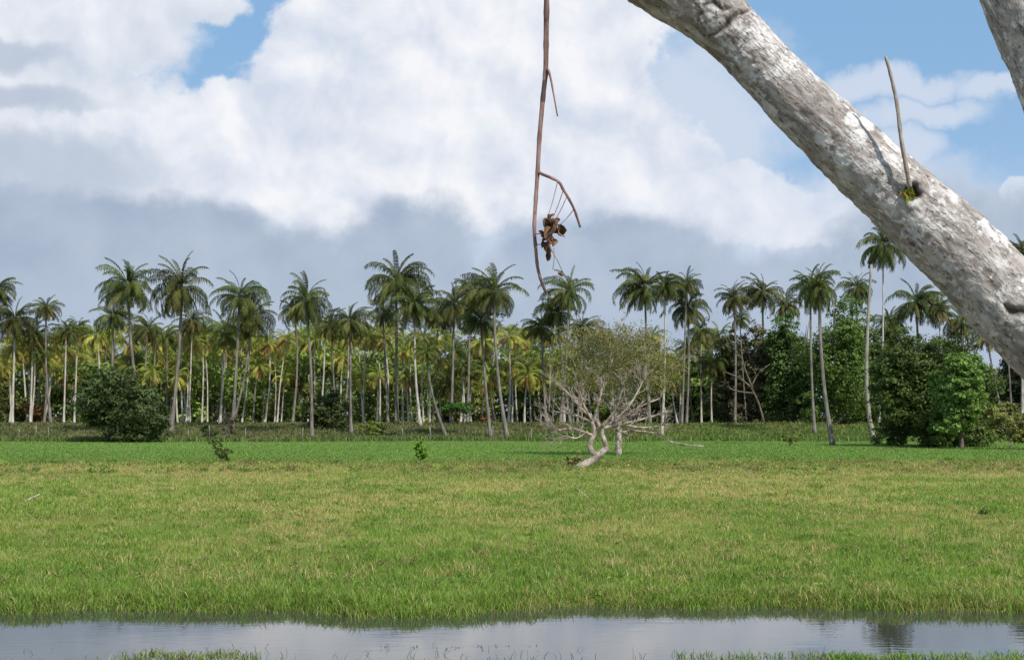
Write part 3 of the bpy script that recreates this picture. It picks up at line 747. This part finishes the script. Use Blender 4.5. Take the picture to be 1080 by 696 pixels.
# distant wood reading as one mass
def wood_mass():
    r = np.random.default_rng(77); mb = MB()
    for row, D in enumerate((170, 184, 202)):
        px = -110
        while px < (780 if row < 2 else 1200):
            yt = 366 - 4 * row + r.normal(0, 7) + (16 if px > 600 else 0)
            if px > 690: yt += 8
            base = on_ground(px, D + r.normal(0, 3)); H = P(px, yt, D)[2] - base[2]; W = r.uniform(3, 4.6)
            g = r.random(); col = np.array([.16, .21, .05]) * (.6 + .8 * g) if r.random() < .7 else np.array([.20, .20, .055]) * (.7 + .5 * g)
            for k in range(7):
                zz = H * (.03 + .84 * k / 6) * r.uniform(.9, 1.05)
                leaf_cloud(mb, base + np.array([r.normal(0, W * .35), r.normal(0, 1.2), zz]), (W * .85, 2.2, H * .13), 400, .5, col * r.uniform(.75, 1.25), r, .6, .5)
            px += W * 1.15 * F / D
    o = link('distant_woodland', mb.mesh('distant_woodland', M_leaf)); tag(o, 'mixed green woodland closing the view behind the palm trunks', 'woodland', kind='stuff')
wood_mass()

# ------------------------------------------------------------------ bare tree
def bare_tree(name, label, limbs_px, D, wood, seed, sub=5, depthv=.5, group=None, levels=3, base_px=None, twig=.006):
    r = random.Random(seed)
    base = P(*base_px, D); base[2] = float(terrain(base[0], base[1]))
    root = empty(name, base); tag(root, label, 'tree', group)
    trunk = MB(); br = MB()
    def add(mb, pts, rad, n, seg):
        p, rr = smooth_path(pts, rad, n); v, f4, f3, uv = tube(p, rr, seg); mb.add(v, f4, f3, uv=uv); return p, rr
    def grow(p, d, L, rad, lev):
        d = np.array(d) / np.linalg.norm(d); pts = [p]; q = p.copy()
        n = 4
        for i in range(n):
            d = d + np.array([r.gauss(0, .16), r.gauss(0, .16), r.gauss(.03, .12)]); d /= np.linalg.norm(d)
            q = q + d * L / n; pts.append(q.copy())
        p2, r2 = add(br, pts, [rad * (1 - .16 * i) for i in range(n + 1)], 7, 4 if lev < 2 else 5)
        if lev > 0:
            for k in range(r.randint(3, 5)):
                t = r.randint(2, 6); a = np.array([r.gauss(0, 1), r.gauss(0, 1), r.gauss(.35, .8)])
                nd = d * 1.0 + a * .5 * np.array([1, 1, .75])
                grow(p2[t], nd, L * r.uniform(.5, .75), max(twig, rad * .55), lev - 1)
    for (pts, w0, w1, is_trunk) in limbs_px:
        dy = r.uniform(-1, 1) * depthv
        P3 = [P(q[0], q[1], D + (0 if is_trunk else dy * i * .5)) - base for i, q in enumerate(pts)]
        rad = np.linspace(w0, w1, len(pts)) / 2 * D / F
        p, rr = add(trunk if is_trunk else br, P3, rad, 16, 9 if is_trunk else 7)
        if not is_trunk:
            for k in range(sub):
                t = r.randint(4, 15); d = p[min(t + 1, 15)] - p[t - 1]; d /= np.linalg.norm(d)
                a = np.array([r.gauss(0, .7), r.gauss(0, .9), r.gauss(.35, .5)])
                grow(p[t], d * .9 + a * .7, r.uniform(.30, .62), max(twig, rr[t] * .55), levels - 1)
    link('trunk', trunk.mesh('bare_trunk', wood, True), root)
    link('branches', br.mesh('bare_branches', wood, True), root)
    return root
bare_tree('bare_tree', 'small leafless whitish tree with crooked leaning trunk in the field', [
    ([(606, 497), (612, 493), (619, 489), (628, 483), (633, 479), (641, 472)], 11, 7, True), ([(640, 473), (637, 463), (635, 457), (636, 449)], 5.5, 4, True),
    ([(629, 481), (622, 472), (624, 464), (627, 457), (625, 444)], 6.5, 4, True),
    ([(625, 459), (604, 452), (590, 453), (574, 447)], 3.5, 1.2, False), ([(634, 452), (627, 441), (615, 433), (605, 421), (594, 410), (582, 401)], 4.5, 1.2, False),
    ([(635, 451), (645, 446), (657, 441), (675, 429), (696, 420)], 4.5, 1.2, False), ([(636, 452), (654, 448), (680, 451), (706, 447)], 3.2, 1.0, False),
    ([(634, 451), (645, 438), (652, 426), (658, 403)], 4, 1.1, False), ([(626, 446), (630, 430), (634, 415), (634, 400)], 3.6, 1.0, False),
    ([(626, 446), (612, 440), (598, 436), (584, 434)], 3, 1.0, False), ([(640, 449), (662, 446), (684, 440), (707, 433)], 3.4, 1.0, False),
    ([(626, 445), (617, 430), (612, 415), (608, 402)], 3, 1.0, False), ([(648, 443), (662, 430), (672, 414), (678, 402)], 3, 1.0, False),
    ([(640, 450), (655, 455), (668, 454), (690, 456)], 2.4, .8, False), ([(620, 455), (608, 462), (596, 460), (586, 463)], 2.2, .7, False)],
    58, M_wood_bare, 5, 9, .7, base_px=(613, 494), twig=.0055)
bare_tree('dead_tree', 'leafless grey treetop showing above the olive-yellow tree', [
    ([(646, 446), (645, 400), (644, 368)], 4, 2.6, True), ([(644, 368), (638, 352), (633, 340)], 2, .7, False), ([(644, 372), (650, 350), (655, 338)], 2, .7, False),
    ([(644, 375), (660, 358), (668, 345)], 2, .7, False), ([(644, 380), (632, 362), (624, 350)], 1.8, .7, False)], 110, M_wood_bare, 8, 5, .7, base_px=(646, 470), twig=.012)
bare_tree('dead_tree', 'sprawling leafless branches in front of the brownish dark tree', [
    ([(806, 446), (800, 425), (792, 408)], 2.4, 1.8, True), ([(792, 408), (778, 398), (764, 392)], 2.5, .8, False), ([(796, 415), (776, 412), (764, 406)], 2.2, .8, False),
    ([(792, 408), (800, 394), (812, 384)], 2.2, .8, False), ([(794, 410), (786, 390), (783, 378)], 2.2, .8, False)], 147, M_wood_dark, 9, 4, .7, base_px=(806, 446), twig=.02)

# snag
def simple_pole(name, label, cat, pts, rad, mat, D=None, n=24, seg=9, base=None):
    P3 = np.array(pts, float); base = P3[0].copy() if base is None else base
    o = empty(name, base) if False else None
    p, rr = smooth_path(P3 - base, rad, n); mb = MB(); v, f4, f3, uv = tube(p, rr, seg); mb.add(v, f4, f3, uv=uv)
    o = link(name, mb.mesh(name, mat, True), None, base); tag(o, label, cat); return o
g = on_ground(921, 113)
simple_pole('dead_palm_trunk', 'tall headless palm trunk curving up before the wide dark bush', 'dead trunk',
            [g - [0, 0, .2], P(917, 440, 113), P(914, 400, 113), P(915, 350, 113), P(919, 279, 113)], [.26, .17, .15, .13, .10], M_snag)
# fallen branch and sticks
D = ground_hit(738, 472)
simple_pole('fallen_branch', 'long fallen branch lying on the green field right of the bare tree', 'branch',
            [P(742, 473, 100) * [1, 1, 0] + [0, 0, float(terrain(P(742, 473, 100)[0], 100)) + .03], P(728, 470, 100.5), P(712, 467, 101), P(703, 464, 101.5)], [.07, .08, .06, .03], M_wood_bare, n=12)
def stick(px0, py0, px1, py1, r0, label, mat):
    a = P(px0, py0, ground_hit(px0, py0)); b = P(px1, py1, ground_hit(px1, py1)); a[2] += .03; b[2] += .04
    L = np.linalg.norm(b - a); b = a + (b - a) * min(1, 1.6 / L) if L > 4 else b
    simple_pole('stick', label, 'stick', [a, (a + b) / 2 + [0, 0, .02], b], [r0, r0 * .9, r0 * .7], mat, n=6)
def stick3(px0, py0, px1, py1, r0, label, mat):
    D0 = ground_hit(px0, py0); a = on_ground(px0, D0); b = P(px1, py1, D0)
    simple_pole('stick', label, 'stick', [a - [0, 0, .02], (a + b) / 2, b], [r0, r0 * .9, r0 * .6], mat, n=6)
stick3(27, 531, 42, 521, .022, 'short pale stick poking from the meadow grass at left', M_palm_pale)
stick3(622, 527, 608, 514, .010, 'thin straw-coloured stick lying in the meadow near the centre', M_palm_pale)

# saplings
def sapling(px, py, h_px, w_px, col, seed, label, n=900, leaf=.15):
    D = ground_hit(px, py); base = on_ground(px, D); r = np.random.default_rng(seed); s = D / F
    root = empty('sapling', base); tag(root, label, 'sapling', 'young plants in the meadow')
    st = MB(); lf = MB(); H = h_px * s
    for k in range(7):
        e = np.array([r.normal(0, .38) * w_px * s, r.normal(0, .3) * w_px * s, H * r.uniform(.55, 1)])
        p, rr = smooth_path([[0, 0, -.03], e * [.3, .3, .5], e], [.012, .009, .004], 6); v, f4, f3, uv = tube(p, rr, 5); st.add(v, f4, f3, uv=uv)
        for qq in (.45, .7, .95): leaf_cloud(lf, e * [qq, qq, 1] * [1, 1, qq] + r.normal(0, .06, 3) * w_px * s, (w_px * s * .11, w_px * s * .11, H * .10), n // 21, leaf, col, r, .9, .1)
    link('stem', st.mesh('stem', M_wood_dark, True), root); link('leaves', lf.mesh('leaves', M_leaf), root)
sapling(235, 489, 25, 22, (.11, .16, .04), 1, 'dark leggy sapling in the meadow below the palm clump')
sapling(444, 489, 25, 14, (.17, .30, .04), 2, 'bright green bushy sapling in the meadow left of centre')
sapling(1031, 545, 9, 10, (.10, .15, .04), 3, 'dark small weed in the meadow at right', 500, .05)
sapling(832, 470, 14, 16, (.2, .24, .05), 4, 'yellow-green weed tuft on the bank left of the twin palms')
sapling(603, 492, 14, 22, (.24, .22, .09), 5, 'straw-coloured weed tuft at the foot of the bare tree', 420, .12)
# rough strip: broad-leaved weeds, uncountable
def weeds():
    mb = MB(); r = np.random.default_rng(5)
    for k in range(520):
        px = r.uniform(-30, 1110); D = r.uniform(54, 67.5); b = on_ground(px, D); g_ = r.random()
        col = (.12, .19, .035) if g_ < .45 else ((.20, .17, .07) if g_ < .8 else (.26, .30, .07))
        leaf_cloud(mb, b + [0, 0, .07], (.35 * r.uniform(.5, 1.6), .3, .09), 60, .08, col, r, .9, .1)
    for k in range(900):
        px = r.uniform(-30, 1110); D = 17.5 * (54 / 17.5) ** r.random(); b = on_ground(px, D); g_ = r.random()
        col = (.13, .21, .04) if g_ < .5 else ((.17, .16, .06) if g_ < .8 else (.24, .27, .07))
        leaf_cloud(mb, b + [0, 0, .04], (.16 * r.uniform(.4, 1.6), .14, .05), 34, .04, col, r, .9, .1)
    for k in range(420):
        px = r.uniform(-30, 1110); x = (px - 540) / F * 132; bs = float(bank_start(x)); D = bs + r.uniform(-1, 22); b = on_ground(px, D)
        col = np.array([.085, .11, .035]) * r.uniform(.6, 1.6) if px < 590 else np.array([.09, .15, .03]) * r.uniform(.6, 1.6)
        if r.random() < .25: col = np.array([.15, .12, .06])
        s = r.uniform(.4, 1.3)
        leaf_cloud(mb, b + [0, 0, .15 * s], (.9 * s, .7 * s, .28 * s), 70, .16, col, r, .9, .1)
    for px, py, w in ((571, 459, 1.3), (601, 458, 1.2), (590, 462, .9), (545, 461, .8)):
        b = on_ground(px, 125); leaf_cloud(mb, b + [0, 0, .3], (w, .7, .4), 420, .18, (.09, .17, .03), r, .8, .1)
    o = link('scrub', mb.mesh('scrub', M_leaf)); tag(o, 'low mixed weeds dotting the meadow edge and the bank', 'weeds', kind='stuff')
weeds()

# wire fence
def fence():
    xs = [-30, -8, 22, 40, 53, 200, 222, 260, 320, 372, 425, 454, 520, 560]
    root = empty('wire_fence', on_ground(22, 122)); b0 = on_ground(22, 122)
    tag(root, 'old wire fence with pale posts along the foot of the bank', 'fence')
    tops = []
    for i, px in enumerate(xs):
        g = on_ground(px, 121.5 + .3 * math.sin(i)); h = 1.25 + .15 * math.sin(i * 2.3)
        pr_ = .062 if px in (425, 454) else .042
        v, f4, f3, uv = tube([g - [0, 0, .2] - b0, g + [0.02, 0, h * .6] - b0, g + [.04 * math.sin(i), 0, h] - b0], [pr_, pr_ * .93, pr_ * .85], 7)
        mb = MB(); mb.add(v, f4, f3, uv=uv); link('post', mb.mesh('post', M_post, True), root); tops.append(g - b0)
    for hh in (.45, .8, 1.1):
        pts = []
        for a, b in zip(tops[:-1], tops[1:]):
            pts += [a + [0, -.055, hh], (a + b) / 2 + [0, -.055, hh - .05]]
        pts.append(tops[-1] + [0, -.055, hh])
        v, f4, f3, uv = tube(pts, [.004] * len(pts), 4); mb = MB(); mb.add(v, f4, f3); link('wire', mb.mesh('wire', M_wire, True), root)
fence()

# ------------------------------------------------------------------ foreground tree
def bark_mat():
    m, t, b = new_mat('lichen_bark')
    uv = uv_coord(t); ob = obj_coord(t)
    streak = noise(t, scalev(t, uv, (16, 9, 1)), 1.0, 6, .62, .6)     # along the limb
    fine = noise(t, scalev(t, uv, (60, 22, 1)), 1.0, 5, .6)
    big = noise(t, ob, 5.5, 5, .6, .4); med = noise(t, ob, 17, 6, .62, .8); sm = noise(t, ob, 60, 5, .6)
    c = mix(t, streak.ss(.38, .62), (.26, .225, .20), (.54, .50, .465))
    c = mix(t, fine.ss(.48, .75) * .6, c, (.12, .095, .078))
    grn = noise(t, ob, 6, 3).ss(.50, .66) * sm.ss(.35, .6)
    c = mix(t, grn * .25, c, (.42, .41, .34))
    lich = (big * .5 + med * .38 + (sm - .5) * .34 + (fine - .5) * .16).ss(.435, .51)
    lc = mix(t, sm.ss(.35, .65), (.60, .56, .53), (.82, .78, .76))
    c = mix(t, lich * .75, c, lc)
    crk = noise(t, scalev(t, uv, (90, 26, 1)), 1.0, 3, .5, 1.5).ss(.60, .66) * noise(t, ob, 11, 3).ss(.42, .6)
    c = mix(t, crk * .75, c, (.10, .075, .06))
    pur = noise(t, ob, 9, 4, .6).ss(.52, .66)
    c = mix(t, pur * .6, c, (.30, .245, .22))
    vo = t.nodes.new('ShaderNodeTexVoronoi'); vo.inputs['Scale'].default_value = 13; vo.inputs['Randomness'].default_value = 1
    wv = vmath(t, 'ADD', ob, scalev(t, noise(t, ob, 26, 5, .65, color=True), (.045, .045, .045))); t.links.new(wv.k, vo.inputs['Vector'])
    spot = (S(t, vo.outputs['Distance']) + (sm - .5) * .35).ss(.44, .30) * noise(t, ob, 3.5, 3).ss(.50, .60)
    c = mix(t, spot * .8, c, mix(t, sm, (.72, .69, .66), (.90, .88, .86)))
    dk = noise(t, scalev(t, uv, (30, 24, 1)), 1.0, 5, .7).ss(.60, .66)
    c = mix(t, dk * .7, c, (.09, .065, .05))
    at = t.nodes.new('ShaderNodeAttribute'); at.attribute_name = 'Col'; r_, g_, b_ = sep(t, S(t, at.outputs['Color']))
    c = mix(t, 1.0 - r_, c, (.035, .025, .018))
    t.links.new(c.k, b.inputs['Base Color']); b.inputs['Roughness'].default_value = .9; b.inputs['Specular IOR Level'].default_value = .15
    h = streak * .6 + fine * .45 + sm * .3 - crk * .4 + lich * .12 + spot * .1 - dk * .25
    bump(t, b, h, 1.0, .012)
    return m
M_bark = bark_mat()
TD = 4.0
def big_limb(ctrl, D_of, nr, seg, seed, dents=()):
    P3 = [P(px, py, D_of(px, py)) for px, py, w in ctrl]
    rad = [w * .455 * D_of(px, py) / F for px, py, w in ctrl]
    pts, rr = smooth_path(P3, rad, nr)
    v, f4, f3, uv = tube(pts, rr, seg, True)
    n = len(pts) * seg; cen = np.repeat(pts, seg, 0); body = v[:n]; nrm = body - cen; nrm /= np.linalg.norm(nrm, axis=1)[:, None]
    disp = np.zeros(n)
    for i in range(n):
        q = Vector(body[i]) ; disp[i] = .006 * mnoise.noise(q * 5.5 + Vector((seed, 0, 0))) + .005 * mnoise.noise(q * 17) + .0030 * mnoise.noise(q * 48) + .0016 * mnoise.noise(q * 110)
    col = np.ones((len(v), 3), np.float32)
    pr = proj(body); facing = nrm[:, 1] < .15
    for (kind, a, b_, w, dep) in dents:
        if kind == 'hole':
            d = np.hypot((pr[:, 0] - a[0]) / w[0], (pr[:, 1] - a[1]) / w[1])
            wob = np.array([mnoise.noise(Vector(q) * 38) + .5 * mnoise.noise(Vector(q) * 90) for q in body]) * .42
            dd = d + wob
            disp -= facing * dep * sstep(1.0, .45, dd); disp += facing * dep * .16 * np.exp(-((dd - 1.35) / .3) ** 2)
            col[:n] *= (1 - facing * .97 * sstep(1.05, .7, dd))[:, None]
        else:
            a = np.array(a, float); b2 = np.array(b_, float); ab = b2 - a; tt = np.clip(((pr - a) @ ab) / (ab @ ab), 0, 1)
            cl = a + tt[:, None] * ab
            cl[:, 1] += 3 * np.sin(tt * 7)
            d = np.hypot(*(pr - cl).T) / (w * (.4 + np.sin(np.pi * tt)))
            disp -= facing * dep * np.exp(-d ** 2) * (.3 + np.sin(np.pi * tt)); col[:n] *= (1 - facing * .92 * np.exp(-(d * 1.1) ** 2) )[:, None]  # shade in the crack groove painted dark into the vertex colour
    v[:n] = body + nrm * disp[:, None]
    # metres round the limb for the bark texture
    uv2 = uv.copy(); uv2[:, 0] *= 2 * np.pi * .12 * 2; uv2[:, 0] = uv2[:, 0]
    return v, f4, f3, uv, col
def fore_tree():
    ctrl = [(470, -330, 60), (560, -190, 76), (632, -86, 104), (694, -36, 110), (745, 8, 80), (776, 40, 70), (813, 77, 68), (867, 131, 75), (910, 170, 82), (948, 206, 86), (1008, 262, 93), (1070, 324, 100),
            (1145, 398, 112), (1232, 520, 132), (1290, 680, 158), (1335, 900, 180), (1350, 1120, 205), (1352, 1330, 260)]
    base = P(1350, 1320, TD); base[2] = float(terrain(base[0], base[1]))
    root = empty('leaning_tree', base); tag(root, 'mottled grey lichen-covered tree leaning across the upper right foreground', 'tree')
    v, f4, f3, uv, col = big_limb(ctrl, lambda a, b: TD, 620, 150, 3.3, dents=[
        ('hole', (964, 202), None, (9, 10.5), .03), ('crack', (748, 38), (791, 9), 2.4, .012), ('crack', (771, 8), (742, 4), 2.6, .008), ('crack', (742, 6), (736, 24), 2.2, .006), ('crack', (1060, 322), (1092, 338), 4.5, .014)])
    mb = MB(); mb.add(v - base, f4, f3, col=col, uv=uv); link('trunk', mb.mesh('trunk', M_bark, True), root)
    ctrl2 = [(985, -270, 78), (1034, -130, 88), (1084, 0, 98), (1138, 130, 108), (1190, 290, 116), (1240, 460, 122), (1272, 620, 120)]
    v, f4, f3, uv, col = big_limb(ctrl2, lambda a, b: TD + .1, 300, 110, 9.1)
    mb = MB(); mb.add(v - base, f4, f3, col=col, uv=uv); link('limb', mb.mesh('limb', M_bark, True), root)
    # dry shoot growing from the knot
    r = random.Random(4)
    pts = [P(960, 203, TD - .10), P(958, 188, TD - .125), P(951, 150, TD - .15), P(946, 110, TD - .16), P(940, 82, TD - .165), P(934, 60, TD - .17)]
    p, rr = smooth_path(pts, [.0074, .0066, .0058, .0053, .0048, .0040], 30); rr = rr * (1 + .08 * np.sin(np.arange(30) * 1.9))
    v, f4, f3, uv = tube(p, rr, 9); mb = MB(); mb.add(v - base, f4, f3, uv=uv); link('dry_shoot', mb.mesh('dry_shoot', M_shoot, True), root)
    # little green rosette in the knot
    mb = MB(); q = np.random.default_rng(3); c = P(959, 204, TD - .117)
    n = 46; a = q.random(n) * 6.28; L = .012 + .018 * q.random(n)
    for i in range(n):
        d = np.array([math.cos(a[i]), -.7 - q.random(), math.sin(a[i]) * .9 + .1]); d /= np.linalg.norm(d)
        s = np.cross(d, [0, 1, .3]); s /= np.linalg.norm(s); o_ = c + q.normal(0, .006, 3) + [0, .012, 0]
        cc = (.30, .33, .04) if q.random() < .6 else ((.36, .26, .06) if q.random() < .6 else (.14, .2, .04))
        mb.add([o_ - s * .003, o_ + s * .003, o_ + d * L[i] * .6 + s * .0045, o_ + d * L[i] * .6 - s * .0045, o_ + d * L[i] + np.array([0, 0, -.006])] - base, [[0, 1, 2, 3]], [[3, 2, 4]], col=cc)
    link('leaf_rosette', mb.mesh('leaf_rosette', M_leaf), root)
    # thinner branches of the same tree overhead, out of the picture; they throw the twig shadows on the limb
    mb = MB()
    def ov(pts, r0, r1):
        p, rr = smooth_path([np.array(q) for q in pts], np.linspace(r0, r1, len(pts)), 20); v, f4, f3, uv = tube(p, rr, 8); mb.add(v - base, f4, f3, uv=uv)
    Lm = P(1034, -130, TD + .1)
    ov([Lm, Lm + [.05, -.25, .45], Lm + [-.15, -.45, .9], Lm + [-.4, -.55, 1.3]], .03, .008)
    ov([Lm + [-.0, -.33, .6], Lm + [-.25, -.3, .75], Lm + [-.5, -.3, .95]], .012, .004)
    t0 = P(640, -86, TD); ov([t0, t0 + [.2, -.1, .4], t0 + [.3, -.3, .8], t0 + [.6, -.4, 1.2]], .035, .01)
    link('upper_branches', mb.mesh('upper_branches', M_bark, True), root)
fore_tree()

def twig_thing():
    D = 3.8; q = lambda px, py, dd=0: P(px, py, D + dd)
    top = P(577, -175, TD - .02)
    m, t, b = new_mat('twig_bark'); ob = obj_coord(t); n = noise(t, scalev(t, ob, (40, 40, 9)), 1.0, 4, .6)
    c = mix(t, n.ss(.4, .62), (.13, .065, .052), (.33, .20, .17)); n3 = noise(t, ob, 14, 3).ss(.56, .62)
    c = mix(t, n3 * .85, c, (.035, .022, .02))
    t.links.new(c.k, b.inputs['Base Color']); b.inputs['Roughness'].default_value = .75; bump(t, b, n, .5, .002)
    base = top.copy(); root = empty('hanging_twig', base); tag(root, 'reddish-brown twig dangling from above with withered leaves caught on it', 'twig')
    def tb(mb, pts, r0, r1, n=26, seg=8, kn=.0):
        p, rr = smooth_path(pts, np.linspace(r0, r1, len(pts)), n); rr = rr * (1 + kn * (np.arange(n) % 5 == 2))
        v, f4, f3, uv = tube(p - base, rr, seg); mb.add(v, f4, f3, uv=uv)
    mb = MB()
    tb(mb, [top, q(577, -80), q(576.5, 0), q(576, 40), q(575.5, 75), q(573, 100), q(569, 145), q(567, 182), q(565, 212), q(563.5, 240), q(565, 262), q(567, 282), q(571, 297), q(576, 309)], .0085, .0036, 70, 10, .14)
    link('stem', mb.mesh('stem', m, True), root)
    mb = MB(); tb(mb, [q(575.5, 78), q(578, 74, -.01), q(581, 84, -.015), q(584, 100, -.02), q(588, 123, -.02)], .0045, .0016, 20, 7, .1); link('side_twig', mb.mesh('side_twig', m, True), root)
    mb = MB(); tb(mb, [q(567, 181), q(572, 184, -.01), q(588, 191, -.02), q(594, 200, -.03), q(600, 210, -.03), q(606, 222, -.03), q(612, 240, -.03)], .0045, .0030, 26, 7, .2); link('side_twig', mb.mesh('side_twig', m, True), root)
    mb = MB()
    for a, b_ in (((588, 192), (575, 236)), ((594, 201), (579, 238)), ((598, 207), (583, 236)), ((605, 221), (590, 238)), ((578, 258), (594, 288)), ((584, 262), (583, 284)), ((564, 247), (576, 246)), ((565, 258), (578, 258))):
        mb = MB()
        mid = ((a[0] + b_[0]) / 2 + 1.0, (a[1] + b_[1]) / 2)
        tb(mb, [q(*a, -.03 if a[0] > 570 else -.005), q(*mid, -.03), q(*b_, -.03)], .0012, .0009, 6, 5)
        link('leaf_stalk', mb.mesh('leaf_stalk', m, True), root)
    # withered crumpled leaves
    mb = MB(); r = np.random.default_rng(12)
    spots = [(577, 236, 13), (582, 232, 13), (588, 238, 17), (592, 246, 12), (575, 243, 13), (580, 247, 16), (578, 254, 14), (583, 256, 11), (573, 258, 8), (579, 263, 11), (578, 271, 9), (571, 247, 9), (584, 240, 15), (591, 243, 14), (585, 234, 10), (581, 241, 15), (593, 289, 7), (574, 250, 10)]
    for px, py, L in spots:
        c = q(px, py, -.03 + r.normal(0, .012)); Lm = L * D / F
        ax = np.array([r.normal(0, .45), r.normal(0, .5), -1.]); ax /= np.linalg.norm(ax); sd = np.cross(ax, r.normal(0, 1, 3)); sd /= np.linalg.norm(sd); nn = np.cross(ax, sd)
        nu, nv = 7, 6; V = []
        curl = r.uniform(1.2, 3.0)
        for i in range(nu):
            u = i / (nu - 1)
            for j in range(nv):
                w = (j / (nv - 1) - .5) * 2; wd = Lm * .42 * math.sin(math.pi * min(.98, u * .9 + .08)) ** .7
                a_ = w * curl * .8
                V.append(c + ax * Lm * (u - .5) + sd * wd * math.sin(a_) / 1.2 + nn * wd * (1 - math.cos(a_)) * .8 + nn * Lm * .15 * math.sin(u * 5) + r.normal(0, .0007, 3))
        V = np.array(V) - base; idx = np.arange(nu * nv).reshape(nu, nv)
        f4 = np.stack([idx[:-1, :-1], idx[:-1, 1:], idx[1:, 1:], idx[1:, :-1]], -1).reshape(-1, 4)
        cc = np.array([.15, .085, .058]) * r.uniform(.35, 1.5)
        mb.add(V, f4, col=cc)
    link('withered_leaves', mb.mesh('withered_leaves', M_dry, True), root)
twig_thing()

# ------------------------------------------------------------------ view
scene.view_settings.view_transform = 'Standard'; scene.view_settings.look = 'None'
scene.view_settings.exposure = 0; scene.view_settings.gamma = 1; scene.view_settings.use_curve_mapping = False
scene.render.engine = 'CYCLES'
cy = scene.cycles; cy.max_bounces = 5; cy.diffuse_bounces = 3; cy.glossy_bounces = 3; cy.transmission_bounces = 3; cy.transparent_max_bounces = 4
cy.use_denoising = True; cy.use_adaptive_sampling = True
